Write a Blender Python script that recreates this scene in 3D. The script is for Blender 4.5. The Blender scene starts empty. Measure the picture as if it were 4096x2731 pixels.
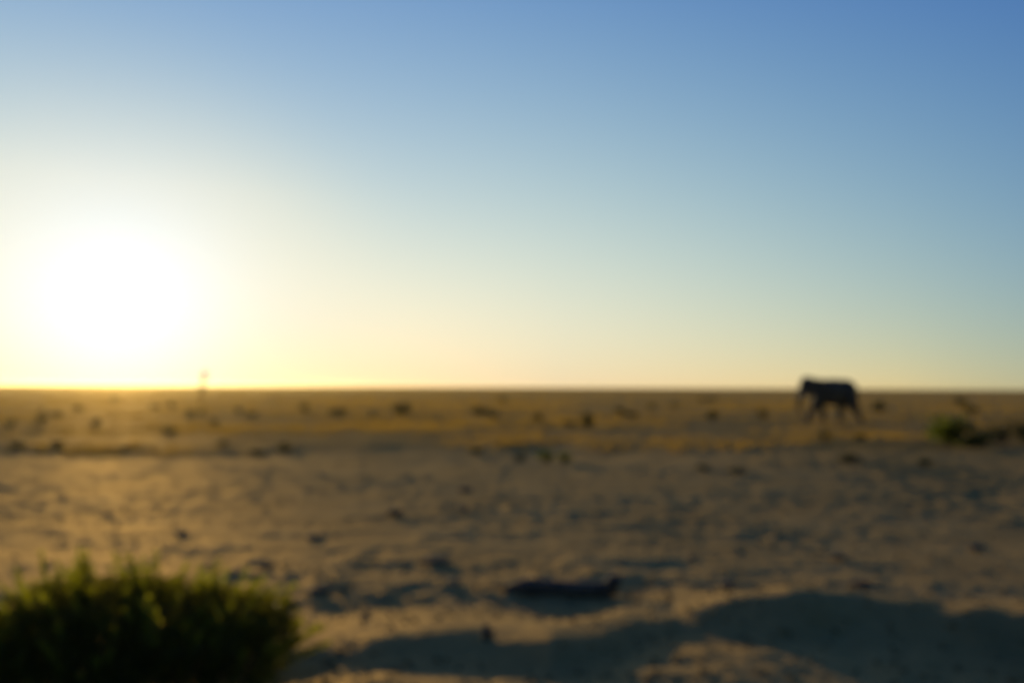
import bpy, bmesh, math, random
import numpy as np
from mathutils import Vector, Matrix, Euler

SC = bpy.context.scene
COL = SC.collection
RNG = random.Random(7)
NPR = np.random.default_rng(7)
PI = math.pi

# ------------------------------------------------------------------ camera
CAM_H, FPX = 2.2, 3215.0
cam_d = bpy.data.cameras.new('camera')
cam = bpy.data.objects.new('camera', cam_d)
COL.objects.link(cam)
cam.location = (0, 0, CAM_H)
cam.rotation_euler = (math.radians(90 + 3.21), math.radians(-0.30), 0)
cam_d.sensor_width = 36
cam_d.lens = 36 * FPX / 4096
cam_d.clip_start = 0.02
cam_d.clip_end = 20000
cam_d.dof.use_dof = True                     # the photographer's lens is focused close: everything is soft
cam_d.dof.focus_distance = 0.35
cam_d.dof.aperture_fstop = 5.4
SC.camera = cam
CAMR = cam.rotation_euler.to_matrix()


def ray(px, py):
    return (CAMR @ Vector(((px - 2048) / FPX, -(py - 1365.5) / FPX, -1))).normalized()


# ------------------------------------------------------------------ light and sky
SUN_DIR = ray(468, 1186)
SUN_EL = math.asin(SUN_DIR.z)
SUN_AZ = math.atan2(SUN_DIR.x, SUN_DIR.y)     # clockwise from +Y
w = bpy.data.worlds.new('World')
SC.world = w
w.use_nodes = True
nt = w.node_tree
nt.nodes.clear()


def N(t, kind, **kw):
    n = t.nodes.new(kind)
    for k, v in kw.items():
        setattr(n, k, v)
    return n


def mth(t, op, a, b=None, clamp=False):
    n = N(t, 'ShaderNodeMath', operation=op, use_clamp=clamp)
    for i, v in enumerate((a, b)):
        if v is None:
            continue
        if isinstance(v, (int, float)):
            n.inputs[i].default_value = v
        else:
            t.links.new(v, n.inputs[i])
    return n.outputs[0]


SKY_STRENGTH = 0.10
SKY_TINT = (0.06, 0.12, 0.25)
# clear dusty evening air, as log radiance over the angle from the sun and the height above the horizon (degrees)
AIR = {
    'const': (0.42, 0.19, -0.36),
    'theta': (0.0085, 0.0068, -0.0027),
    'theta2': (-0.00049, -0.00033, -0.00007),
    'elev': (-0.0756, -0.0483, -0.0069),
    'horizon': (-0.42, -0.56, -0.44),
    'aureole': (0.13, 0.20, 0.40),
    'halo': (0.38, 0.19, -0.05),
    'core': (0.12, 0.11, 0.30),
    'belt': (0.54, 0.32, -0.16),
}
sky = N(nt, 'ShaderNodeTexSky', sky_type='NISHITA', sun_disc=False)
sky.sun_elevation = SUN_EL
sky.sun_rotation = SUN_AZ
sky.altitude = 0
sky.air_density = 1.0
sky.dust_density = 0.3
sky.ozone_density = 1.6
geo = N(nt, 'ShaderNodeTexCoord')
vdir = geo.outputs['Generated']
dot = N(nt, 'ShaderNodeVectorMath', operation='DOT_PRODUCT')
nt.links.new(vdir, dot.inputs[0])
dot.inputs[1].default_value = SUN_DIR
theta = mth(nt, 'MINIMUM', mth(nt, 'MULTIPLY', mth(nt, 'ARCCOSINE', dot.outputs['Value']), 180 / PI), 115.0)
sep = N(nt, 'ShaderNodeSeparateXYZ')
nt.links.new(vdir, sep.inputs[0])
elev = mth(nt, 'MULTIPLY', mth(nt, 'ARCSINE', sep.outputs['Z']), 180 / PI)
elev = mth(nt, 'MINIMUM', mth(nt, 'MAXIMUM', elev, 0.0), 85.0)
th66 = mth(nt, 'MINIMUM', theta, 78.0)
el38 = mth(nt, 'MINIMUM', elev, 44.0)
RED_GREEN = {'theta': th66, 'theta2': mth(nt, 'POWER', th66, 2.0), 'elev': el38}
feats = {
    'theta': theta,
    'theta2': mth(nt, 'POWER', theta, 2.0),
    'elev': elev,
    'horizon': mth(nt, 'EXPONENT', mth(nt, 'MULTIPLY', elev, -1 / 5)),
    'core': mth(nt, 'MULTIPLY', mth(nt, 'EXPONENT', mth(nt, 'MULTIPLY', mth(nt, 'POWER', theta, 2.0), -1 / 46)), mth(nt, 'EXPONENT', mth(nt, 'MULTIPLY', elev, -1 / 5))),
    'halo': mth(nt, 'MULTIPLY', mth(nt, 'EXPONENT', mth(nt, 'MULTIPLY', mth(nt, 'POWER', theta, 4.0), -1 / 15.0 ** 4)),
                mth(nt, 'SUBTRACT', mth(nt, 'MULTIPLY', mth(nt, 'SUBTRACT', elev, 4.0), 1 / 9, clamp=True), 0.22)),
    'belt': mth(nt, 'MULTIPLY', mth(nt, 'EXPONENT', mth(nt, 'MULTIPLY', elev, -1 / 4)), mth(nt, 'MULTIPLY', mth(nt, 'SUBTRACT', theta, 30.0), 1 / 22, clamp=True)),
    'aureole': mth(nt, 'EXPONENT', mth(nt, 'MULTIPLY', mth(nt, 'POWER', theta, 2.0), -1 / 49)),
}
comb = N(nt, 'ShaderNodeCombineXYZ')
for ch in range(3):
    acc = AIR['const'][ch]
    for key, sock in feats.items():
        sock = sock if ch == 2 else RED_GREEN.get(key, sock)
        acc = mth(nt, 'ADD', mth(nt, 'MULTIPLY', sock, AIR[key][ch]), acc)
    nt.links.new(mth(nt, 'DIVIDE', mth(nt, 'EXPONENT', acc), SKY_STRENGTH), comb.inputs[ch])
tintn = N(nt, 'ShaderNodeVectorMath', operation='MULTIPLY_ADD')
nt.links.new(sky.outputs[0], tintn.inputs[0])
tintn.inputs[1].default_value = SKY_TINT
nt.links.new(comb.outputs[0], tintn.inputs[2])
total = tintn.outputs[0]
bg = N(nt, 'ShaderNodeBackground')
bg.inputs['Strength'].default_value = SKY_STRENGTH
out = N(nt, 'ShaderNodeOutputWorld')
nt.links.new(total, bg.inputs[0])
nt.links.new(bg.outputs[0], out.inputs[0])

sl = bpy.data.lights.new('sun', 'SUN')
sl.energy = 5.0
sl.angle = math.radians(0.53)
sl.color = (1.0, 0.76, 0.38)
so = bpy.data.objects.new('sun', sl)
COL.objects.link(so)
so.rotation_euler = SUN_DIR.to_track_quat('Z', 'Y').to_euler()
so.location = (0, 0, 30)

vs = SC.view_settings
vs.view_transform = 'Standard'
vs.look = 'None'
vs.gamma = 1
vs.exposure = 0.0
SC.cycles.use_denoising = True
SC.cycles.max_bounces = 8
SC.cycles.volume_bounces = 0

# ------------------------------------------------------------------ helpers
def hash2(ix, iy, seed):
    ix = ix.astype(np.int64).astype(np.uint64)
    iy = iy.astype(np.int64).astype(np.uint64)
    h = ix * np.uint64(374761393) + iy * np.uint64(668265263) + np.uint64(seed * 982451653 + 12345)
    h &= np.uint64(0xffffffff)
    h = ((h ^ (h >> np.uint64(13))) * np.uint64(1274126177)) & np.uint64(0xffffffff)
    h = h ^ (h >> np.uint64(16))
    return (h & np.uint64(0xffffff)).astype(np.float64) / 0xffffff


def vnoise(x, y, seed=0):
    """smooth value noise in -1..1"""
    ix, iy = np.floor(x), np.floor(y)
    fx, fy = x - ix, y - iy
    fx = fx * fx * fx * (fx * (fx * 6 - 15) + 10)
    fy = fy * fy * fy * (fy * (fy * 6 - 15) + 10)
    a, b = hash2(ix, iy, seed), hash2(ix + 1, iy, seed)
    c, d = hash2(ix, iy + 1, seed), hash2(ix + 1, iy + 1, seed)
    return 2 * ((a * (1 - fx) + b * fx) * (1 - fy) + (c * (1 - fx) + d * fx) * fy) - 1


def fbm(x, y, octv=4, seed=0, gain=0.5):
    s, a, t = 0, 1.0, 0
    for k in range(octv):
        s = s + a * vnoise(x + 17.3 * k, y - 9.1 * k, seed + k)
        t += a
        a *= gain
        x, y = x * 2.03, y * 2.03
    return s / t


def sstep(a, b, x):
    t = np.clip((x - a) / (b - a), 0, 1)
    return t * t * (3 - 2 * t)


# berm along the track edge: pixels of its crest in the photograph turned once into metres
def on_plane(px, py, z):
    r = ray(px, py)
    t = (z - CAM_H) / r.z
    return r.x * t, r.y * t


BERM = [(-900, 2560, .10), (600, 2560, .10), (1150, 2590, .08), (1400, 2548, .09), (1600, 2525, .12), (1800, 2520, .13), (1960, 2532, .12),
        (2200, 2540, .16), (2420, 2520, .13), (2560, 2480, .10), (2700, 2445, .09), (2900, 2408, .19), (3060, 2378, .27),
        (3160, 2362, .30), (3300, 2380, .27), (3500, 2402, .25), (3750, 2424, .25), (3900, 2440, .24), (4100, 2448, .24),
        (4400, 2440, .25), (5200, 2450, .20)]
_bx, _by, _bh = [], [], []
for px_, py_, h_ in BERM:
    gx_, gy_ = on_plane(px_, py_, h_)
    _bx.append(gx_)
    _by.append(gy_)
    _bh.append(h_)
_bx, _by, _bh = map(np.array, (_bx, _by, _bh))
VEG_Y = 27.0


def veg_edge(x):
    return VEG_Y - 5.0 * sstep(1, 11, x) + 2.6 * vnoise(x / 6.0, x * 0 + 3.3, 41) + 1.5 * vnoise(x / 1.7, x * 0 + 1.3, 42)


def ground_h(x, y):
    x, y = np.asarray(x, float), np.asarray(y, float)
    d = np.hypot(x, y)
    h = np.zeros_like(d)
    ve = veg_edge(x)
    veg = sstep(-0.6, 2.4, y - ve)
    h += veg * 0.05
    h -= 0.09 * sstep(22.0, 26.0, y) * (1 - sstep(-0.8, 2.6, y - ve)) * (1 - .8 * sstep(2, 8, x))
    h += 0.34 * sstep(11, 23, y) * sstep(0, 10, x) * (1 - sstep(26, 44, y))
    h += 0.016 * fbm(x / 1.5, y / 0.42, 2, 33) * (1 - sstep(30, 60, d))
    h += 0.07 * fbm(x / 9, y / 6, 3, 3) * sstep(9, 16, d) * (1 - 0.6 * sstep(200, 900, d))
    h += 0.25 * fbm(x / 90, y / 60, 2, 5) * sstep(80, 300, d) * (1 - sstep(900, 2500, d))
    # trampled dirt: hoof pits and clods
    tramp = 0.55 + 0.45 * fbm(x / 3.5, y / 3.0, 2, 8)
    fade = 1 - sstep(60, 140, d)
    _t = y - np.interp(x, _bx, _by)
    tramp = tramp * (1 - .7 * np.exp(-((_t - .3) / .8) ** 2))
    tramp = tramp * (.72 + .28 * sstep(9.5, 12.5, y))
    h += fade * tramp * (0.024 * fbm(x / 0.62, y / 0.5, 3, 11) + 0.027 * fbm(x / 0.22, y / 0.2, 2, 15))
    pit = np.maximum(0, vnoise(x / 0.45, y / 0.42, 21) - 0.35) / 0.65
    h -= fade * 0.046 * pit * tramp
    lump = np.maximum(0, vnoise(x / 0.33, y / 0.3, 27) - 0.45) / 0.55
    h += fade * 0.044 * lump * tramp * (1 - 0.5 * veg)
    h += veg * fade * 0.06 * fbm(x / 1.6, y / 1.3, 3, 31)
    # berm of graded soil
    yc = np.interp(x, _bx, _by) + 0.06 * vnoise(x / 0.5, x * 0, 51)
    hc = np.interp(x, _bx, _bh) * (1 + 0.12 * vnoise(x / 0.35, y / 0.35, 52))
    t = y - yc
    prof = np.where(t > 0, np.exp(-(t / 0.95) ** 2), np.exp(-(t / 0.42) ** 2))
    h += hc * prof + 0.065 * (1 - sstep(-1.2, -0.35, t)) * (1 - sstep(1.8, 3.0, x)) - 0.05 * np.exp(-((t - 1.3) / .6) ** 2)
    h += 0.018 * fbm(x / 0.7, y / 0.5, 3, 61) * np.exp(-((t + 1.2) / 1.3) ** 2)
    return h


_T = np.exp(np.linspace(math.log(2.0), math.log(2500), 6000))


def at(px, py):
    """the ground point seen at a pixel of the photograph"""
    r = ray(px, py)
    gx, gy, gz = r.x * _T, r.y * _T, CAM_H + r.z * _T
    k = int(np.argmax(gz < ground_h(gx, gy)))
    return Vector((gx[k], gy[k], float(ground_h(gx[k], gy[k]))))


def gz(x, y):
    return float(ground_h(np.array([x]), np.array([y]))[0])


def tag(o, label=None, cat=None, group=None, kind=None):
    for k, v in (('label', label), ('category', cat), ('group', group), ('kind', kind)):
        if v:
            o[k] = v
    return o


def empty(name, loc=(0, 0, 0), rz=0.0):
    o = bpy.data.objects.new(name, None)
    COL.objects.link(o)
    o.location = loc
    o.rotation_euler = (0, 0, rz)
    o.empty_display_size = 0.2
    return o


def obj(name, me, parent=None):
    o = bpy.data.objects.new(name, me)
    COL.objects.link(o)
    if parent:
        o.parent = parent
    return o


def np_mesh(name, verts, faces, mats, mat_idx=None, smooth=False):
    """verts (n,3); faces (m,k), k all equal"""
    me = bpy.data.meshes.new(name)
    verts = np.asarray(verts, np.float32)
    faces = np.asarray(faces, np.int32)
    m, k = faces.shape
    me.vertices.add(len(verts))
    me.vertices.foreach_set('co', verts.ravel())
    me.loops.add(m * k)
    me.loops.foreach_set('vertex_index', faces.ravel())
    me.polygons.add(m)
    me.polygons.foreach_set('loop_start', np.arange(0, m * k, k, dtype=np.int32))
    for ma in mats:
        me.materials.append(ma)
    if mat_idx is not None:
        me.polygons.foreach_set('material_index', np.asarray(mat_idx, np.int32))
    me.polygons.foreach_set('use_smooth', np.full(m, smooth))
    me.update(calc_edges=True)
    return me


# ------------------------------------------------------------------ materials
def new_mat(name):
    m = bpy.data.materials.new(name)
    m.use_nodes = True
    t = m.node_tree
    t.nodes.clear()
    o = N(t, 'ShaderNodeOutputMaterial')
    return m, t, o


def ramp(t, fac, stops):
    n = N(t, 'ShaderNodeValToRGB')
    el = n.color_ramp.elements
    while len(el) < len(stops):
        el.new(0.5)
    for e, (p, c) in zip(el, stops):
        e.position = p
        e.color = (*c, 1)
    t.links.new(fac, n.inputs[0])
    return n.outputs[0]


def noise(t, scale, detail=4, rough=0.55, coord='Object', stretch=None):
    tc = N(t, 'ShaderNodeTexCoord')
    src = tc.outputs[coord]
    if stretch:
        mp = N(t, 'ShaderNodeMapping')
        mp.inputs['Scale'].default_value = stretch
        t.links.new(src, mp.inputs[0])
        src = mp.outputs[0]
    n = N(t, 'ShaderNodeTexNoise')
    n.inputs['Scale'].default_value = scale
    n.inputs['Detail'].default_value = detail
    n.inputs['Roughness'].default_value = rough
    t.links.new(src, n.inputs['Vector'])
    return n.outputs[0]


def mix(t, fac, a, b, mode='MIX'):
    n = N(t, 'ShaderNodeMix', data_type='RGBA', blend_type=mode)
    for i, v in ((0, fac), (6, a), (7, b)):
        if isinstance(v, (int, float)):
            n.inputs[i].default_value = v
        elif isinstance(v, tuple):
            n.inputs[i].default_value = (*v, 1)
        else:
            t.links.new(v, n.inputs[i])
    return n.outputs[2]


def surf_mat(name, stops, scale, rough=0.8, bump=0.0, bscale=None, coord='Object', detail=5):
    m, t, o = new_mat(name)
    b = N(t, 'ShaderNodeBsdfPrincipled')
    b.inputs['Roughness'].default_value = rough
    b.inputs['Specular IOR Level'].default_value = 0.25
    t.links.new(ramp(t, noise(t, scale, detail, coord=coord), stops), b.inputs['Base Color'])
    if bump:
        bn = N(t, 'ShaderNodeBump')
        bn.inputs['Strength'].default_value = bump
        bn.inputs['Distance'].default_value = 0.02
        t.links.new(noise(t, bscale or scale * 3, 5, coord=coord), bn.inputs['Height'])
        t.links.new(bn.outputs[0], b.inputs['Normal'])
    t.links.new(b.outputs[0], o.inputs[0])
    return m


def leaf_mat(name, dark, lite, trans, amount=0.5, scale=6.0):
    m, t, o = new_mat(name)
    nz = noise(t, scale, 2)
    d = N(t, 'ShaderNodeBsdfPrincipled')
    d.inputs['Roughness'].default_value = 0.55
    d.inputs['Specular IOR Level'].default_value = 0.12
    t.links.new(ramp(t, nz, [(0.35, dark), (0.65, lite)]), d.inputs['Base Color'])
    tr = N(t, 'ShaderNodeBsdfTranslucent')
    t.links.new(ramp(t, nz, [(0.3, tuple(v * 0.7 for v in trans)), (0.7, trans)]), tr.inputs[0])
    mx = N(t, 'ShaderNodeMixShader')
    mx.inputs[0].default_value = amount
    t.links.new(d.outputs[0], mx.inputs[1])
    t.links.new(tr.outputs[0], mx.inputs[2])
    t.links.new(mx.outputs[0], o.inputs[0])
    return m


M_BUSH = leaf_mat('bush_leaf', (.024, .032, .008), (.042, .052, .012), (.24, .215, .008), 0.32, 5.0)
M_SHOOT = leaf_mat('shoot_leaf', (.024, .034, .008), (.042, .055, .012), (.36, .36, .008), 0.50, 5.0)
M_GREEN = leaf_mat('green_leaf', (.020, .034, .008), (.036, .056, .012), (.16, .20, .008), 0.35, 3.0)
M_SHRUB = leaf_mat('shrub_leaf', (.018, .024, .008), (.032, .040, .012), (.06, .065, .008), 0.22, 3.0)
M_STRAW = leaf_mat('straw', (.14, .088, .020), (.25, .155, .032), (.44, .26, .022), 0.5, 0.8)
M_TWIG = surf_mat('twig_bark', [(.3, (.07, .052, .035)), (.7, (.13, .10, .07))], 14, 0.9)
M_LOG = surf_mat('dead_wood', [(.3, (.045, .036, .028)), (.5, (.085, .068, .05)), (.75, (.14, .115, .085))], 9, 0.85, 0.8, 30)
M_STONE = surf_mat('dark_stone', [(.3, (.07, .052, .035)), (.7, (.14, .105, .065))], 7, 0.85, 0.6, 22)
M_CLOD = surf_mat('soil_clod', [(.3, (.13, .082, .028)), (.7, (.25, .165, .058))], 5, 0.95, 0.5, 25)
M_HIDE = surf_mat('elephant_hide', [(.3, (.038, .035, .030)), (.55, (.060, .055, .047)), (.8, (.10, .09, .075))], 2.2, 0.85, 0.6, 16)
M_IVORY = surf_mat('ivory', [(.3, (.45, .40, .28)), (.7, (.62, .56, .42))], 5, 0.45)
M_EYE = surf_mat('eye_dark', [(.4, (.015, .01, .008)), (.6, (.03, .02, .012))], 10, 0.15)
M_NAIL = surf_mat('toenail', [(.4, (.16, .14, .11)), (.6, (.24, .21, .17))], 10, 0.6)

# ground: pale trampled soil, browner under the grass beyond and patchily towards the right
m, t, o = new_mat('dry_soil')
at_n = N(t, 'ShaderNodeAttribute', attribute_name='cover_and_tone')
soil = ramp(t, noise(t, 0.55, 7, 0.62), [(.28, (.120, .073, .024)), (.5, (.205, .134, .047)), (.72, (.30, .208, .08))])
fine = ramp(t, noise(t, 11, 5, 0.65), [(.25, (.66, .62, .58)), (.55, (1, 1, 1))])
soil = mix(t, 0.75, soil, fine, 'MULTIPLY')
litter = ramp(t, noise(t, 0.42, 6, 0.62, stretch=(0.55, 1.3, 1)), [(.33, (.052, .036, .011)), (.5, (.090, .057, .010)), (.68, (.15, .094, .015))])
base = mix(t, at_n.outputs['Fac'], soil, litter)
b = N(t, 'ShaderNodeBsdfDiffuse')
b.inputs['Roughness'].default_value = 0.6
t.links.new(base, b.inputs['Color'])
bn = N(t, 'ShaderNodeBump')
bn.inputs['Strength'].default_value = 0.7
bn.inputs['Distance'].default_value = 0.03
t.links.new(noise(t, 9, 6, 0.65), bn.inputs['Height'])
t.links.new(bn.outputs[0], b.inputs['Normal'])
gl = N(t, 'ShaderNodeBsdfGlossy')          # grains scatter low sunlight forward
gl.inputs['Roughness'].default_value = 0.75
gl.inputs['Color'].default_value = (0.64, 0.45, 0.19, 1)
t.links.new(bn.outputs[0], gl.inputs['Normal'])
gm = N(t, 'ShaderNodeMixShader')
t.links.new(mth(t, 'MULTIPLY_ADD', at_n.outputs['Fac'], -0.10), gm.inputs[0])
gm.inputs[0].links[0].from_node.inputs[2].default_value = 0.35
t.links.new(b.outputs[0], gm.inputs[1])
t.links.new(gl.outputs[0], gm.inputs[2])
t.links.new(gm.outputs[0], o.inputs[0])
M_SOIL = m

# ------------------------------------------------------------------ ground: one sheet of rings round the viewpoint, finer where it is near and ahead
ang = np.concatenate([np.linspace(math.radians(-62), math.radians(62), 860), np.linspace(math.radians(66), math.radians(294), 58)])
rad = np.concatenate([[0.35], np.exp(np.linspace(math.log(0.9), math.log(4.6), 16)), np.exp(np.linspace(math.log(4.7), math.log(75), 560)),
                      np.exp(np.linspace(math.log(77), math.log(2200), 100))])
A, R = np.meshgrid(ang, rad)
X, Y = R * np.sin(A), R * np.cos(A)
Z = ground_h(X, Y)
na, nr = len(ang), len(rad)
V = np.stack([X.ravel(), Y.ravel(), Z.ravel()], 1)
V = np.vstack([V, [[0, 0, gz(0, 0)]]])
i = np.arange(nr - 1)[:, None] * na
j = np.arange(na)[None, :]
j2 = (j + 1) % na
F = np.stack([(i + j), (i + na + j), (i + na + j2), (i + j2)], -1).reshape(-1, 4)
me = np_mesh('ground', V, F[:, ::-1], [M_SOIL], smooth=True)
cov_tone = np.maximum(sstep(-1.5, 3.0, Y - veg_edge(X)), .7 * sstep(1, 11, X) * sstep(8, 15, Y) * np.clip(.6 + .8 * fbm(X / 2.5, Y / 3, 3, 77), 0, 1)) * (0.55 + 0.45 * np.clip(0.5 + 1.3 * fbm(X / 6, Y / 9, 3, 71), 0, 1))  # litter past the grass edge, plus a patchy browner tone towards the right
aa = me.attributes.new('cover_and_tone', 'FLOAT', 'POINT')
aa.data.foreach_set('value', np.append(cov_tone.ravel(), 0).astype(np.float32))
# fan that closes the middle
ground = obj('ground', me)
bmg = bmesh.new()
bmg.from_mesh(me)
bmg.verts.ensure_lookup_table()
cv = bmg.verts[nr * na]
for q in range(na):
    f = bmg.faces.new((cv, bmg.verts[(q + 1) % na], bmg.verts[q]))
    f.smooth = True
bmesh.ops.recalc_face_normals(bmg, faces=bmg.faces[-na:])
bmg.to_mesh(me)
bmg.free()
tag(ground, 'pale trampled dry soil running to a flat horizon', kind='structure')

# ------------------------------------------------------------------ haze: thin evening dust in one closed box
m, t, o = new_mat('evening_dust')
vol = N(t, 'ShaderNodeVolumePrincipled')
vol.inputs['Color'].default_value = (1.0, 0.80, 0.40, 1)
vol.inputs['Density'].default_value = 1.05e-4
vol.inputs['Anisotropy'].default_value = 0.79
t.links.new(vol.outputs[0], o.inputs['Volume'])
bmh = bmesh.new()
bmesh.ops.create_cube(bmh, size=1)
for v in bmh.verts:
    v.co = Vector((v.co.x * 4500, v.co.y * 4500, -1.6 if v.co.z < 0 else 5.4))
me = bpy.data.meshes.new('haze')
bmh.to_mesh(me)
bmh.free()
me.materials.append(m)
tag(obj('haze', me), 'thin golden evening dust over the plain', kind='stuff')

# ------------------------------------------------------------------ tubes and leaves
def tube_arrays(path, radii, sides=5):
    """returns verts, quads of a capped tapered tube through points"""
    P = [Vector(p) for p in path]
    vs_, fs_ = [], []
    up = Vector((0.13, 0.27, 0.95)).normalized()
    for k, p in enumerate(P):
        tdir = (P[min(k + 1, len(P) - 1)] - P[max(k - 1, 0)]).normalized()
        a = tdir.cross(up)
        if a.length < 0.1:
            a = tdir.cross(Vector((1, 0, 0)))
        a.normalize()
        bb = tdir.cross(a)
        for s in range(sides):
            th = 2 * PI * s / sides
            vs_.append(p + radii[k] * (math.cos(th) * a + math.sin(th) * bb))
    for k in range(len(P) - 1):
        for s in range(sides):
            s2 = (s + 1) % sides
            fs_.append((k * sides + s, k * sides + s2, (k + 1) * sides + s2, (k + 1) * sides + s))
    return vs_, fs_


class MB:
    def __init__(self):
        self.v, self.f, self.m = [], [], []

    def tube(self, path, radii, sides=5, mi=0, caps=True):
        v, f = tube_arrays(path, radii, sides)
        n = len(self.v)
        self.v += [tuple(p) for p in v]
        self.f += [tuple(n + q for q in ff) for ff in f]
        self.m += [mi] * len(f)
        if caps:
            self.f.append(tuple(n + q for q in range(sides))[::-1])
            self.f.append(tuple(len(self.v) - sides + q for q in range(sides)))
            self.m += [mi, mi]

    def leaf(self, p, d, side, length, width, mi=0, fold=0.25):
        """a pointed leaf of four triangles folded along its midrib"""
        p, d, side = Vector(p), Vector(d).normalized(), Vector(side).normalized()
        nrm = d.cross(side)
        n = len(self.v)
        mid = p + d * length * 0.45 - nrm * width * fold
        self.v += [tuple(p), tuple(mid + side * width / 2 + nrm * width * fold), tuple(p + d * length - nrm * length * 0.08),
                   tuple(mid - side * width / 2 + nrm * width * fold), tuple(mid)]
        for tri in ((0, 1, 4), (1, 2, 4), (2, 3, 4), (3, 0, 4)):
            self.f.append(tuple(n + q for q in tri))
            self.m.append(mi)

    def mesh(self, name, mats, smooth=False):
        me = bpy.data.meshes.new(name)
        me.from_pydata(self.v, [], self.f)
        for ma in mats:
            me.materials.append(ma)
        me.polygons.foreach_set('material_index', np.array(self.m, np.int32))
        me.polygons.foreach_set('use_smooth', np.full(len(self.f), smooth))
        me.update()
        return me


def rvec(rng):
    while True:
        v = Vector((rng.uniform(-1, 1), rng.uniform(-1, 1), rng.uniform(-1, 1)))
        if 0.05 < v.length < 1:
            return v.normalized()


# ------------------------------------------------------------------ elephant: overlapping tapered volumes fused into one skin
def blob(bm, c, r, rot=None, seg=20):
    mt = Matrix.Translation(Vector(c))
    if rot:
        mt = mt @ Euler(rot).to_matrix().to_4x4()
    mt = mt @ Matrix.Diagonal((*r, 1))
    bmesh.ops.create_uvsphere(bm, u_segments=seg, v_segments=seg // 2 + 2, radius=1, matrix=mt)


def limb(bm, path, radii, sides=14):
    """closed tapered tube, radii may be (rx, ry) pairs"""
    mb = MB()
    pts, rr = [], []
    P = [Vector(p) for p in path]
    for k in range(len(P) - 1):            # resample with a smooth spline
        p0, p1, p2, p3 = P[max(k - 1, 0)], P[k], P[k + 1], P[min(k + 2, len(P) - 1)]
        for s in range(5):
            u = s / 5
            pts.append(0.5 * ((2 * p1) + (p2 - p0) * u + (2 * p0 - 5 * p1 + 4 * p2 - p3) * u * u + (3 * p1 - p0 - 3 * p2 + p3) * u ** 3))
            rr.append(radii[k] * (1 - u) + radii[k + 1] * u)
    pts.append(P[-1])
    rr.append(radii[-1])
    mb.tube(pts, rr, sides)
    vv = [bm.verts.new(v) for v in mb.v]
    for f in mb.f:
        bm.faces.new([vv[q] for q in f])


def fused(name, bm, voxel, mat, smooth_it=6):
    me = bpy.data.meshes.new(name + '_raw')
    bm.to_mesh(me)
    bm.free()
    tmp = bpy.data.objects.new(name + '_raw', me)
    COL.objects.link(tmp)
    r = tmp.modifiers.new('r', 'REMESH')
    r.mode = 'VOXEL'
    r.voxel_size = voxel
    s = tmp.modifiers.new('s', 'SMOOTH')
    s.iterations = smooth_it
    s.factor = 0.5
    dg = bpy.context.evaluated_depsgraph_get()
    res = bpy.data.meshes.new_from_object(tmp.evaluated_get(dg))
    res.name = name
    bpy.data.objects.remove(tmp)
    res.materials.clear()
    res.materials.append(mat)
    res.polygons.foreach_set('use_smooth', np.full(len(res.polygons), True))
    return res


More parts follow.
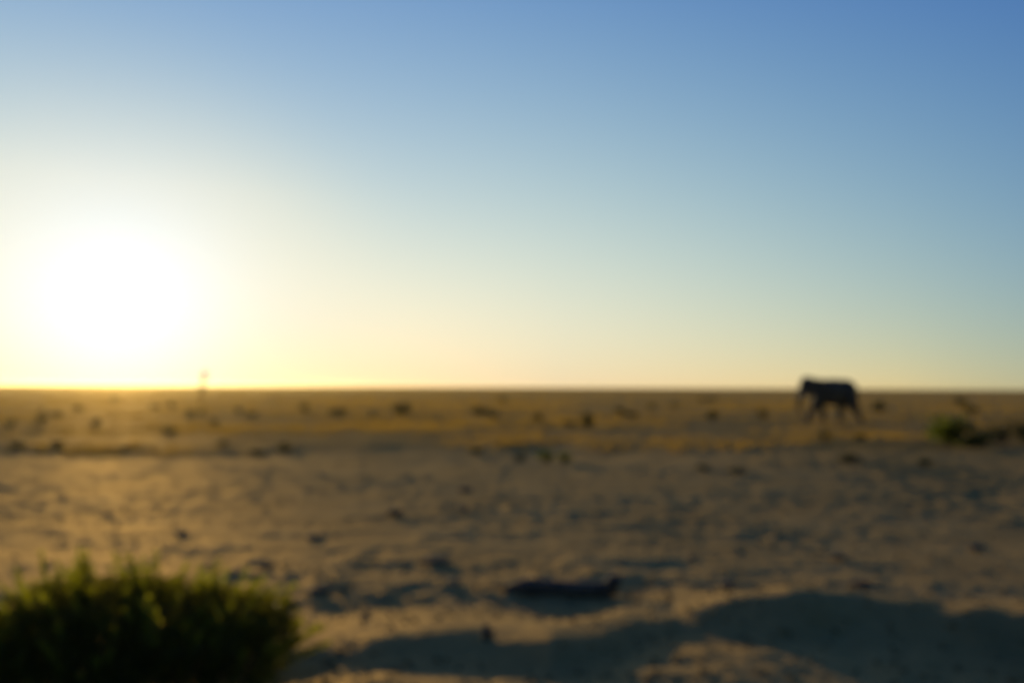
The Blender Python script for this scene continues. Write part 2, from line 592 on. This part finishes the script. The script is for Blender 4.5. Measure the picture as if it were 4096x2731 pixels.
def build_elephant():
    """walks towards -X; origin on the ground under its middle, 2.95 m at the back"""
    p = at(3314, 1688)
    root = empty('elephant', p)
    bm = bmesh.new()
    # trunk of the body
    blob(bm, (0.35, 0, 2.10), (1.38, .70, .80))
    blob(bm, (-0.42, 0, 2.18), (.78, .60, .72))
    blob(bm, (1.10, 0, 2.12), (.78, .64, .82), (0, .35, 0))
    blob(bm, (0.35, 0, 2.64), (1.10, .40, .32))
    blob(bm, (0.25, 0, 1.62), (1.10, .58, .46))
    blob(bm, (1.24, 0, 1.80), (.60, .58, .78))
    blob(bm, (-0.50, 0, 1.76), (.58, .54, .52))
    # neck and head
    blob(bm, (-0.92, 0, 2.46), (.55, .42, .52), (0, -.25, 0))
    blob(bm, (-1.33, 0, 2.62), (.50, .40, .50), (0, .25, 0))
    blob(bm, (-1.24, 0.14, 2.90), (.34, .20, .19))
    blob(bm, (-1.24, -0.14, 2.90), (.34, .20, .19))
    blob(bm, (-1.45, 0, 2.30), (.26, .26, .34))
    # lower jaw
    limb(bm, [(-1.12, 0, 2.25), (-1.33, 0, 2.00), (-1.50, 0, 1.86)], [.20, .14, .05])
    # proboscis
    limb(bm, [(-1.52, 0, 2.50), (-1.74, 0, 2.16), (-1.86, 0, 1.75), (-1.90, 0, 1.30), (-1.90, 0, .86), (-1.80, 0, .52), (-1.62, 0, .38)],
         [.27, .22, .17, .135, .105, .080, .060])
    # legs: the near fore stretched ahead, the near hind trailing
    limb(bm, [(-.58, -.34, 2.05), (-.86, -.35, 1.45), (-1.16, -.35, .92), (-1.38, -.35, .42), (-1.50, -.35, .10), (-1.52, -.35, 0)], [.36, .30, .23, .185, .20, .205])
    limb(bm, [(-.45, .34, 2.05), (-.42, .35, 1.45), (-.34, .35, .95), (-.26, .35, .42), (-.24, .35, .10), (-.24, .35, 0)], [.36, .29, .23, .185, .20, .205])
    limb(bm, [(1.05, .34, 2.10), (.95, .36, 1.45), (.92, .36, .95), (.90, .36, .42), (.86, .36, .10), (.85, .36, 0)], [.48, .37, .235, .185, .195, .20])
    limb(bm, [(1.18, -.34, 2.10), (1.36, -.36, 1.42), (1.56, -.36, .90), (1.84, -.36, .42), (1.92, -.36, .12), (1.90, -.36, 0)], [.48, .37, .235, .175, .19, .20])
    # ears laid back along the neck
    for s in (-1, 1):
        blob(bm, (-.84, s * .54, 2.40), (.56, .06, .62), (0.0, .12, s * .30))
        blob(bm, (-.96, s * .50, 1.98), (.26, .050, .34), (0.0, .30, s * .30))
        blob(bm, (-1.16, s * .40, 2.55), (.22, .10, .34), (0, 0, s * .4))
    body = obj('body', fused('body', bm, .045, M_HIDE, 5), root)
    # tail
    mb = MB()
    mb.tube([(1.66, 0, 2.45), (1.84, 0, 2.2), (1.90, 0, 1.8), (1.93, .02, 1.35), (1.96, .02, 1.15)], [.085, .06, .04, .028, .02], 8)
    tail = obj('tail', mb.mesh('tail', [M_HIDE], True), root)
    mb = MB()
    for k in range(16):
        a = RNG.uniform(-.05, .05)
        mb.tube([(1.955, .02, 1.2), (1.97 + a, .02 + RNG.uniform(-.04, .04), .98), (1.99 + a * 1.5, .02 + RNG.uniform(-.05, .05), .84)], [.008, .006, .002], 3)
    obj('tail_tuft', mb.mesh('tail_tuft', [M_HIDE]), tail)
    for s in (-1, 1):
        mb = MB()
        mb.tube([(-1.50, s * .17, 2.12), (-1.68, s * .21, 1.92), (-1.88, s * .22, 1.80), (-2.06, s * .20, 1.78)], [.060, .052, .040, .012], 10)
        obj('tusk', mb.mesh('tusk', [M_IVORY], True), root)
        be = bmesh.new()
        blob(be, (-1.60, s * .315, 2.58), (.035, .03, .035), seg=12)
        me_ = bpy.data.meshes.new('eye')
        be.to_mesh(me_)
        be.free()
        me_.materials.append(M_EYE)
        obj('eye', me_, root)
    bt = bmesh.new()
    blob(bt, (0, 0, 0), (.03, .045, .05), seg=8)
    me_ = bpy.data.meshes.new('toenail')
    bt.to_mesh(me_)
    bt.free()
    me_.materials.append(M_NAIL)
    for fx, fy in ((-1.52, -.35), (-.24, .35), (.85, .36), (1.90, -.36)):
        for a in (-.7, -.25, .25, .7):
            nl = obj('toenail', me_, body)
            nl.location = (fx - .195 * math.cos(a), fy + .195 * math.sin(a), .06)
            nl.rotation_euler = (0, 0, -a)
    # feet follow the ground under them
    root.location.z = p.z - 0.03
    root.scale = (.99, .98, .94)
    tag(root, 'grey elephant walking across the plain with its trunk hanging down', 'elephant')
    return root


build_elephant()

# ------------------------------------------------------------------ foreground bush: woody stems and many leafy shoots
def shoot_mesh(seed, length):
    rng = random.Random(seed)
    mb = MB()
    bend = Vector((rng.uniform(-.12, .12), rng.uniform(-.12, .12), 0))
    path = [Vector((0, 0, 0)) + bend * (u * u) + Vector((0, 0, length * u)) for u in (0, .35, .7, 1.0)]
    mb.tube(path, [.006, .0048, .0034, .0015], 4, 1)
    n = int(length / .0070)
    for k in range(n):
        u = 0.08 + 0.92 * k / n
        p = bend * (u * u) + Vector((0, 0, length * u))
        a = k * 2.4 + rng.uniform(-.4, .4)
        outw = Vector((math.cos(a), math.sin(a), 0))
        tilt = rng.uniform(.25, .95) + .5 * u
        d = outw + Vector((0, 0, tilt))
        ln = rng.uniform(.040, .070) * (1.05 - .35 * u)
        mb.leaf(p, d, outw.cross(Vector((0, 0, 1))) + rvec(rng) * .5, ln, ln * rng.uniform(.46, .64), 0)
    return mb.mesh('shoot', [M_SHOOT, M_TWIG])


def build_bush():
    c = Vector((-2.80, 5.95, 0))
    c.z = gz(c.x, c.y)
    root = empty('leafy_bush', c)
    rng = random.Random(5)
    metas = [shoot_mesh(100 + k, rng.uniform(.36, .52)) for k in range(7)]
    mb = MB()
    for k in range(16):
        a = 2 * PI * k / 16 + rng.uniform(-.2, .2)
        rr = rng.uniform(.35, .85)
        e = Vector((math.cos(a) * rr, math.sin(a) * rr * .8, rng.uniform(.30, .55)))
        s = Vector((math.cos(a) * .08, math.sin(a) * .08, -.04))
        stem = MB()
        stem.tube([s, s.lerp(e, .4) + Vector((0, 0, .09)), e], [.020, .014, .008], 6)
        obj('branch', stem.mesh('branch', [M_TWIG], True), root)
    # profile of the crown from the left end of the picture to the right: x in metres from the base, height in metres
    prof_x = [-1.55, -1.25, -1.00, -.86, -.70, -.45, -.10, .18, .42, .62, .84, 1.10, 1.33, 1.50]
    prof_h = [.38, .46, .54, .63, .79, .83, .83, .82, .78, .73, .68, .61, .52, .38]
    inner = MB()
    while len(inner.f) < 60000:
        x, y = rng.uniform(-1.45, 1.15), rng.uniform(-.95, .95)
        if ((x + .08) / 1.36) ** 2 + y * y > .95:
            continue
        top = float(np.interp(x, prof_x, prof_h)) * math.sqrt(max(0.0, 1 - (abs(y) / 1.02) ** 2.2))
        z = top * .84 * rng.random() ** .5
        d = Vector((x, y, .9)).normalized() + rvec(rng) * .9
        ln = rng.uniform(.045, .075)
        inner.leaf((x, y, z), d, rvec(rng), ln, ln * .58)
    tag(obj('inner_foliage', inner.mesh('inner_foliage', [M_BUSH]), root), kind='stuff')
    n = 0
    while n < 286:
        x = rng.uniform(-1.5, 1.48)
        y = rng.uniform(-1.0, 1.0)
        ex = (x + .02) / 1.50
        if ex * ex + y * y > 1:
            continue
        top = float(np.interp(x, prof_x, prof_h)) * math.sqrt(max(0.0, 1 - (abs(y) / 1.04) ** 2.2))
        me_ = metas[n % 7]
        ln = max(v.co.z for v in me_.vertices)
        layer = 0 if n < 190 else 1
        top *= 1 + .15 * math.sin(x * 11.0 + y * 5) * math.cos(x * 4.1 - y * 7)
        tip = top * (rng.uniform(.90, 1.08) if layer == 0 else rng.uniform(.4, .8))
        if rng.random() < .12 and layer == 0:
            tip += rng.uniform(.02, .065)
        o = obj('shoot', me_, root)
        lean = Vector((x * .45 + rng.uniform(-.3, .3), y * .45 + rng.uniform(-.3, .3), 1.0)) if layer == 0 else \
            Vector((x * .9 + rng.uniform(-.2, .2), y * .9 + rng.uniform(-.2, .2), .8))
        q = lean.normalized()
        sc = rng.uniform(.8, 1.15)
        base = Vector((x, y, tip)) - q * ln * sc
        base.z = max(base.z, .0)
        o.rotation_mode = 'QUATERNION'
        o.rotation_quaternion = q.to_track_quat('Z', 'Y') @ Euler((0, 0, rng.uniform(0, 6.28))).to_quaternion()
        o.location = base
        o.scale = (sc, sc, sc)
        n += 1
    tag(root, 'big dark green leafy bush with sunlit yellow tips in the near corner', 'bush')


build_bush()

# ------------------------------------------------------------------ fallen log with an upright broken end
def build_log():
    a, b_ = at(2010, 2362), at(2475, 2388)
    mid = (a + b_) / 2
    root = empty('fallen_log', (mid.x, mid.y, gz(mid.x, mid.y)))
    L = (b_ - a).length / 2
    mb = MB()
    pts = [(-L * 1.02, .03, .03), (-L * .80, .0, .05), (-L * .55, -.02, .062), (-L * .2, -.02, .05), (L * .15, -.01, .038), (L * .5, -.01, .034), (L * .78, .0, .04), (L * .95, .01, .06)]
    rr = [.016, .060, .100, .096, .088, .086, .084, .072]
    mb.tube(pts, rr, 12)
    obj('trunk', mb.mesh('trunk', [M_LOG], True), root)
    mb = MB()
    mb.tube([(L * .84, .01, .06), (L * .91, .015, .11), (L * .94, .02, .155), (L * .95, .02, .185)], [.084, .086, .080, .050], 10)
    obj('branch_stub', mb.mesh('branch_stub', [M_LOG], True), root)
    mb = MB()
    mb.tube([(-L * .95, .02, .06), (-L * 1.25, .05, .05), (-L * 1.55, .04, .025)], [.016, .011, .004], 6)
    obj('twig', mb.mesh('twig', [M_LOG], True), root)
    mb = MB()
    mb.tube([(-L * .45, -.03, .13), (-L * .40, -.06, .17), (-L * .33, -.05, .19)], [.018, .012, .006], 6)
    obj('twig', mb.mesh('twig', [M_LOG], True), root)
    tag(root, 'dark fallen log lying on the bare dirt with an upturned broken end', 'log')


build_log()

p = at(1945, 2548)
root = empty('stick_stump', (p.x, p.y, p.z - .02))
mb = MB()
mb.tube([(0, 0, 0), (.005, 0, .06), (-.008, .01, .115), (-.012, .01, .135)], [.042, .036, .030, .014], 8)
obj('stump', mb.mesh('stump', [M_LOG], True), root)
mb = MB()
mb.tube([(.02, 0, .05), (.055, -.01, .08), (.075, -.01, .085)], [.014, .010, .005], 5)
obj('twig', mb.mesh('twig', [M_LOG], True), root)
root.scale = (1.1, 1.1, .95)
tag(root, 'short dark broken stick standing on the ridge of soil below the log', 'stick')

# ------------------------------------------------------------------ far shrubs
def shrub_meshes(seed, kind, leafy=None):
    rng = random.Random(seed)
    fo, st = MB(), MB()
    h = {'round': .62, 'flat': .42, 'tall': 1.6, 'spiky': .85}[kind]
    n = {'round': 520, 'flat': 460, 'tall': 420, 'spiky': 380}[kind]
    tips = []
    for k in range(9):
        a = 2 * PI * k / 9 + rng.uniform(-.3, .3)
        r_ = rng.uniform(.12, .42)
        e = Vector((math.cos(a) * r_, math.sin(a) * r_, h * rng.uniform(.55, 1.0) * (1 - .55 * (r_ / .5) ** 2)))
        st.tube([(e.x * .1, e.y * .1, -.03), (e.x * .55, e.y * .55, e.z * .6), tuple(e)], [.018, .012, .004], 4)
        tips.append(e)
    for k in range(n):
        e = rng.choice(tips)
        p_ = e * rng.uniform(.35, 1.0) + Vector((rng.gauss(0, .085), rng.gauss(0, .085), rng.gauss(0, .05 * max(1, h))))
        if p_.z < .01:
            p_.z = rng.uniform(.01, .08)
        d = rvec(rng) + Vector((p_.x, p_.y, .5)) * (1.2 if kind != 'spiky' else 2.0)
        ln = rng.uniform(.06, .13) * (1.5 if kind == 'spiky' else 1)
        fo.leaf(p_, d, rvec(rng), ln, ln * (.6 if kind != 'spiky' else .25))
    return fo.mesh('foliage', [leafy or M_SHRUB]), st.mesh('stems', [M_TWIG])


SHRUB_SRC = {}
for k_, kind_ in enumerate(('round', 'round', 'flat', 'flat', 'spiky', 'tall')):
    SHRUB_SRC.setdefault(kind_, []).append(shrub_meshes(40 + k_, kind_))
SHRUB_SRC['green'] = [shrub_meshes(61, 'round', M_GREEN)]
SHRUB_SRC['green_low'] = [shrub_meshes(62, 'flat', M_GREEN)]
SHRUB_ROOT = {}


def place_shrub(px, py, wpx, hpx, kind, label, name='dry_shrub', cat='shrub', group='low dark shrubs scattered over the plain'):
    """px, py: middle of its foot in the photograph; wpx, hpx: its width and height there"""
    p = at(px, py)
    d = (p - Vector((0, 0, CAM_H))).length
    k = 0.85 if px < 1000 else 1.0
    wm, hm = k * 1.08 * wpx * d / FPX, k * hpx * d / FPX
    srcs = SHRUB_SRC[kind]
    var = int(px) % len(srcs)
    fo, st = srcs[var]
    h0 = max(v.co.z for v in fo.vertices)
    key = (kind, var, name)
    if key not in SHRUB_ROOT:
        root = empty(name)
        obj('foliage', fo, root)
        obj('stems', st, root)
        SHRUB_ROOT[key] = (root, list(root.children))
    else:
        src, chs = SHRUB_ROOT[key]
        root = src.copy()
        COL.objects.link(root)
        for ch in chs:
            c = ch.copy()
            COL.objects.link(c)
            c.parent = root
    root.location = (p.x, p.y, p.z)
    root.rotation_euler = (0, 0, (px * 1.7) % 6.28)
    root.scale = (wm, wm, hm / h0)
    for key2 in ('label', 'category', 'group'):
        if key2 in root:
            del root[key2]
    tag(root, label, cat, group)
    return root


SHRUBS = [
    (165, 1706, 62, 80, 'tall', 'tall thin shrub standing alone under the left edge of the sun glow'),
    (225, 1668, 70, 26, 'flat', 'low faint shrub right behind the tall thin shrub under the sun'),
    (40, 1712, 60, 40, 'round', 'pale dusty shrub at the left edge of the plain'),
    (228, 1782, 85, 30, 'flat', 'flat dark shrub at the edge of the bare dirt, leftmost there'),
    (70, 1790, 95, 30, 'flat', 'low brown shrub at the bare dirt edge in the left corner'),
    (384, 1706, 44, 38, 'round', 'small round shrub straight below the sun'),
    (312, 1640, 46, 22, 'round', 'tiny shrub far off to the left below the sun'),
    (455, 1604, 40, 26, 'spiky', 'faint shrub near the horizon right under the sun'),
    (620, 1634, 60, 24, 'flat', 'low faint shrub in the golden grass left of the slender tree'),
    (685, 1630, 44, 30, 'round', 'small shrub halfway between the sun and the slender tree'),
    (675, 1738, 84, 50, 'round', 'round dark shrub alone in the golden grass below the sun'),
    (760, 1676, 60, 46, 'round', 'dark shrub just left of the foot of the slender tree'),
    (806, 1664, 40, 36, 'round', 'small shrub at the foot of the slender tree'),
    (858, 1702, 50, 36, 'round', 'small shrub in front of the slender tree, right side'),
    (955, 1652, 46, 36, 'round', 'dark little shrub right of the slender tree'),
    (1010, 1668, 60, 28, 'flat', 'flat shrub close to the right of the dark little shrub beyond the tree'),
    (1218, 1646, 54, 34, 'round', 'greyish shrub left of the first pair of black shrubs'),
    (1354, 1664, 104, 42, 'flat', 'left one of the two wide black shrubs in the middle distance'),
    (1606, 1662, 112, 56, 'round', 'right one of the two wide black shrubs, domed on top'),
    (1490, 1674, 48, 42, 'spiky', 'thin brown shrub between the two wide black shrubs'),
    (1925, 1660, 96, 40, 'flat', 'wide dark shrub at mid-plain beside a taller brown one'),
    (1978, 1680, 46, 58, 'spiky', 'upright brown shrub against the right side of a wide dark shrub'),
    (2012, 1606, 70, 24, 'flat', 'low olive shrub near the horizon at the middle of the plain'),
    (2150, 1684, 50, 36, 'round', 'small grey shrub between the mid-plain pair and the blue-black shrub'),
    (2350, 1712, 74, 66, 'round', 'blue-black rounded shrub right of the middle of the plain'),
    (2282, 1708, 70, 34, 'flat', 'low shrub leaning against the left of the blue-black shrub'),
    (2478, 1652, 70, 34, 'flat', 'upper of two touching olive shrubs beyond the blue-black shrub'),
    (2524, 1668, 84, 30, 'flat', 'lower of two touching olive shrubs beyond the blue-black shrub'),
    (2605, 1636, 46, 28, 'round', 'tiny dark shrub near the horizon, left one of a far pair'),
    (2698, 1634, 36, 38, 'spiky', 'tiny upright shrub near the horizon, right one of a far pair'),
    (2850, 1680, 58, 44, 'round', 'small black shrub halfway between the blue-black shrub and the elephant'),
    (2830, 1604, 130, 20, 'flat', 'wide low shrub far out near the horizon left of the elephant'),
    (3052, 1672, 56, 36, 'round', 'faint shrub a little left of the elephant'),
    (2185, 1850, 84, 50, 'green', 'left one of two green-tipped shrubs at the edge of the bare dirt'),
    (2258, 1852, 76, 44, 'green', 'right one of two green-tipped shrubs at the edge of the bare dirt'),
    (2080, 1842, 70, 30, 'flat', 'low brown shrub left of the green-tipped pair'),
    (1905, 1814, 70, 26, 'flat', 'low dark shrub on the bare dirt edge at mid-picture'),
    (1138, 1808, 66, 40, 'round', 'dark shrub on the bare dirt edge below the black pair'),
    (1030, 1820, 90, 30, 'flat', 'flat brown shrub on the bare dirt edge right of the sun'),
    (892, 1786, 52, 34, 'round', 'round brown shrub in pale grass right of the sun'),
    (500, 1806, 66, 28, 'flat', 'flat shrub on the bare dirt edge straight below the sun'),
    (3516, 1648, 56, 46, 'round', 'small blue-black shrub just right of the elephant'),
    (3296, 1762, 74, 54, 'spiky', 'brown shrub in front of the elephant below its belly'),
    (3400, 1850, 92, 36, 'round', 'dark blue-grey shrub nearer than the elephant, right of its feet'),
    (3440, 1762, 60, 34, 'flat', 'low brown shrub just below the elephant hind foot'),
    (3700, 1862, 66, 28, 'round', 'grey shrub on the dirt below the big green shrub'),
    (2812, 1880, 66, 24, 'round', 'dim grey shrub on the dirt left of the elephant, in a pair'),
    (2950, 1890, 110, 22, 'flat', 'wide dim grey shrub on the dirt, right one of a pair left of the elephant'),
    (3842, 1628, 56, 52, 'spiky', 'upright dark shrub behind the big green shrub'),
    (3885, 1652, 60, 30, 'flat', 'low dark shrub behind the right side of the big green shrub'),
]
for px_, py_, w_, h_, kd_, lb_ in SHRUBS:
    place_shrub(px_, py_, w_, h_, kd_, lb_)
place_shrub(3800, 1782, 205, 116, 'green', 'big dark green shrub right of the elephant with a lit left side', 'green_shrub', 'shrub', 'large shrubs on the right')
place_shrub(3905, 1790, 150, 66, 'green_low', 'dark spreading shrub against the right foot of the big green shrub', 'green_shrub', 'shrub', 'large shrubs on the right')
place_shrub(4010, 1772, 150, 96, 'spiky', 'tall thin grey-green shrub at the right edge of the plain', 'grey_shrub', 'shrub', 'large shrubs on the right')
place_shrub(4110, 1770, 130, 80, 'round', 'grey rounded shrub cut by the right edge of the picture', 'grey_shrub', 'shrub', 'large shrubs on the right')

# slender tree against the sun glow
p = at(803, 1625)
root = empty('slender_tree', p)
mb = MB()
mb.tube([(0, 0, -.05), (.06, 0, 1.2), (-.02, 0, 2.4), (.05, 0, 3.4), (.02, 0, 4.1)], [.10, .085, .07, .05, .02], 7)
trunk_o = obj('trunk', mb.mesh('trunk', [M_TWIG], True), root)
rng_ = random.Random(3)
fo = MB()
for k in range(14):
    z = rng_.uniform(1.7, 3.9)
    a = rng_.uniform(-.7, .7) if k % 3 == 0 else rng_.uniform(0, 6.28)
    ln = rng_.uniform(.4, .95) * (1.0 if math.cos(a) > 0 else .75)
    e = Vector((math.cos(a) * ln, math.sin(a) * ln * .7, z + rng_.uniform(.1, .5)))
    br = MB()
    br.tube([(.02, 0, z), (e.x * .55, e.y * .55, z + .12), tuple(e)], [.035, .022, .008], 5)
    obj('branch', br.mesh('branch', [M_TWIG], True), root)
    for q in range(38):
        c_ = Vector((.02, 0, z)).lerp(e, rng_.uniform(.4, 1.05)) + Vector((rng_.gauss(0, .12), rng_.gauss(0, .12), rng_.gauss(0, .1)))
        fo.leaf(c_, rvec(rng_), rvec(rng_), rng_.uniform(.10, .19), .075)
obj('crown', fo.mesh('crown', [M_SHRUB]), root)
root.scale = (.8, .8, .82)
tag(root, 'slender small tree rising above the horizon beside the sun', 'tree')

# two dry stalks that reach the horizon line
for px_, py_, top_, lb_ in ((1106, 1650, 1568, 'dry upright stalk right of the slender tree, reaching the horizon'),
                            (2178, 1660, 1590, 'dry upright stalk at the middle of the plain')):
    p = at(px_, py_)
    d = (p - Vector((0, 0, CAM_H))).length
    h_ = (py_ - top_) * d / FPX
    root = empty('dry_stalk', p)
    mb = MB()
    mb.tube([(0, 0, -.03), (.03, 0, h_ * .5), (0.0, 0, h_)], [.04, .03, .012], 5)
    obj('stem', mb.mesh('stem', [M_TWIG], True), root)
    mb = MB()
    for q in range(26):
        z = RNG.uniform(.35, 1.0) * h_
        a = RNG.uniform(0, 6.28)
        mb.leaf((0, 0, z), (math.cos(a), math.sin(a), .8), (-math.sin(a), math.cos(a), .2), RNG.uniform(.15, .34), .04)
    obj('leaves', mb.mesh('leaves', [M_STRAW]), root)
    tag(root, lb_, 'plant', 'dry upright stalks on the plain')

# ------------------------------------------------------------------ dark stones and dung on the bare dirt
def rock_mesh(seed):
    rng = random.Random(seed)
    bm = bmesh.new()
    bmesh.ops.create_icosphere(bm, subdivisions=2, radius=0.5)
    off = Vector((rng.uniform(0, 50), rng.uniform(0, 50), rng.uniform(0, 50)))
    from mathutils import noise as mn
    for v in bm.verts:
        n_ = mn.noise(v.co * 2.4 + off) * .28 + mn.noise(v.co * 5 + off) * .10
        v.co = v.co * (1 + n_)
        v.co.z = max(v.co.z, -.28) * .8
    me = bpy.data.meshes.new('stone')
    bm.to_mesh(me)
    bm.free()
    me.materials.append(M_STONE)
    me.polygons.foreach_set('use_smooth', np.full(len(me.polygons), True))
    return me


ROCKS = [rock_mesh(k) for k in range(5)]
STONES = [
    (1578, 2058, 62, 46, 'black round stone standing out on the dirt above the middle of the log'),
    (725, 2140, 56, 34, 'dark stone on the pale dirt above the middle of the leafy bush'),
    (1860, 1966, 60, 34, 'dark stone far out on the dirt, below the green-tipped shrubs and left'),
    (1855, 2044, 50, 34, 'dark stone right of the black round stone'),
    (1250, 2154, 60, 34, 'dark stone between the leafy bush and the black round stone'),
    (1740, 2246, 120, 30, 'long dark stone up and left of the log'),
    (1060, 2266, 80, 32, 'dark stone close behind the right tips of the leafy bush'),
    (1275, 2368, 90, 34, 'dark stone right beside the leafy bush at the height of the log'),
    (1815, 2330, 60, 24, 'small stone at the thin left tip of the log'),
    (2762, 2236, 46, 26, 'small dim stone right of the upturned log end'),
    (3350, 2234, 60, 30, 'dim stone on the dirt above the peak of the soil ridge'),
    (3440, 2340, 90, 30, 'flat stone just behind the soil ridge, right of its peak'),
    (2905, 2340, 70, 26, 'low stone in the pale dirt left of the soil ridge peak'),
    (1462, 2470, 40, 26, 'small stone in the golden dirt between the leafy bush and the log'),
    (3900, 2200, 56, 30, 'small stone far right on the grey dirt'),
]
first = None
for k_, (px_, py_, w_, h_, lb_) in enumerate(STONES):
    p = at(px_, py_)
    d = (p - Vector((0, 0, CAM_H))).length
    if k_ < 5:
        o_ = obj('stone', ROCKS[k_])
        first = first or []
        first.append(o_)
    else:
        o_ = first[k_ % 5].copy()
        COL.objects.link(o_)
    wm, hm = w_ * d / FPX, h_ * d / FPX
    o_.location = (p.x, p.y, p.z + hm * .22)
    o_.rotation_euler = (0, 0, (px_ * .37) % 6.28 if w_ < 80 else .1)
    o_.scale = (wm, wm * (.8 if w_ < 80 else .5), hm * .8)
    tag(o_, lb_, 'stone', 'dark stones lying on the bare dirt')

# ------------------------------------------------------------------ clods: loose crumbs of soil nobody could count
def scatter_solids(n, ymin, ymax, smin, smax, seed):
    rg = np.random.default_rng(seed)
    th = rg.uniform(math.radians(-44), math.radians(44), n)
    r = np.exp(rg.uniform(math.log(ymin), math.log(ymax), n))
    x, y = r * np.sin(th), r * np.cos(th)
    keep = (vnoise(x / 1.7, y / 1.4, 91) > -.45) & (y < veg_edge(x) + 1)
    keep &= ~((np.abs(x + 2.8) < 1.0) & (np.abs(y - 5.9) < .8))
    x, y = x[keep], y[keep]
    n = len(x)
    s = smin + (smax - smin) * rg.random(n) ** 3
    base = np.array([(1, 0, 0), (-.9, .2, .1), (.1, 1, .05), (-.1, -.95, 0), (.05, .05, .85), (0, -.05, -.6)])
    tri = np.array([(0, 2, 4), (2, 1, 4), (1, 3, 4), (3, 0, 4), (2, 0, 5), (1, 2, 5), (3, 1, 5), (0, 3, 5)])
    jit = 1 + .45 * (rg.random((n, 6, 1)) - .5)
    a = rg.uniform(0, 6.28, n)
    ca, sa = np.cos(a)[:, None], np.sin(a)[:, None]
    bx = base[None] * jit
    vx = bx[..., 0] * ca - bx[..., 1] * sa
    vy = bx[..., 0] * sa + bx[..., 1] * ca
    v = np.stack([vx, vy * .9, bx[..., 2] * .8], -1) * s[:, None, None] * .5
    v += np.stack([x, y, ground_h(x, y) + s * .12], -1)[:, None, :]
    f = tri[None] + (np.arange(n) * 6)[:, None, None]
    return v.reshape(-1, 3), f.reshape(-1, 3)


v, f = scatter_solids(11000, 4.8, 29, .015, .075, 3)
tag(obj('soil_crumbs', np_mesh('soil_crumbs', v, f, [M_CLOD])), 'loose crumbs and clods of dry soil on the trampled dirt', kind='stuff')

# ------------------------------------------------------------------ dry grass beyond the bare dirt
def grass_mesh(n, rmin, rmax, hmin, hmax, blades, seed, thr, wide):
    rg = np.random.default_rng(seed)
    th = rg.uniform(math.radians(-46), math.radians(46), n)
    r = np.exp(rg.uniform(math.log(rmin), math.log(rmax), n))
    x, y = r * np.sin(th), r * np.cos(th)
    patch = fbm(x / 7.0, y / 5.0, 3, 121) + .25 * fbm(x / 1.5, y / 1.5, 2, 125)
    keep = (y > veg_edge(x) + .2) & (patch > thr + .25 * (1 - sstep(26, 46, y)) + .24 * sstep(0, 14, x) + rg.uniform(-.3, .3, n))
    x, y = x[keep], y[keep]
    n = len(x)
    k = n * blades
    bx = np.repeat(x, blades) + rg.normal(0, .09 * wide, k)
    by = np.repeat(y, blades) + rg.normal(0, .09 * wide, k)
    h = np.repeat(rg.uniform(hmin, hmax, n), blades) * rg.uniform(.5, 1.1, k)
    a = rg.uniform(0, 6.28, k)
    lean = rg.uniform(.05, .55, k) * h
    la = rg.uniform(0, 6.28, k)
    w_ = rg.uniform(.006, .014, k) * wide * (1 + np.hypot(bx, by) / 70)
    z = ground_h(bx, by)
    p0 = np.stack([bx - np.cos(a) * w_, by - np.sin(a) * w_, z - .01], -1)
    p1 = np.stack([bx + np.cos(a) * w_, by + np.sin(a) * w_, z - .01], -1)
    p2 = np.stack([bx + np.cos(la) * lean, by + np.sin(la) * lean, z + h], -1)
    v = np.stack([p0, p1, p2], 1).reshape(-1, 3)
    f = np.arange(k * 3).reshape(-1, 3)
    return v, f


v, f = grass_mesh(42000, 26, 140, .06, .20, 8, 21, -.03, 1.0)
v2, f2 = grass_mesh(16000, 90, 1200, .12, .35, 6, 22, -.18, 2.2)
tag(obj('dry_grass', np_mesh('dry_grass', np.vstack([v, v2]), np.vstack([f, f2 + len(v)]), [M_STRAW])),
    'short golden dry grass covering the plain beyond the bare dirt', kind='stuff')
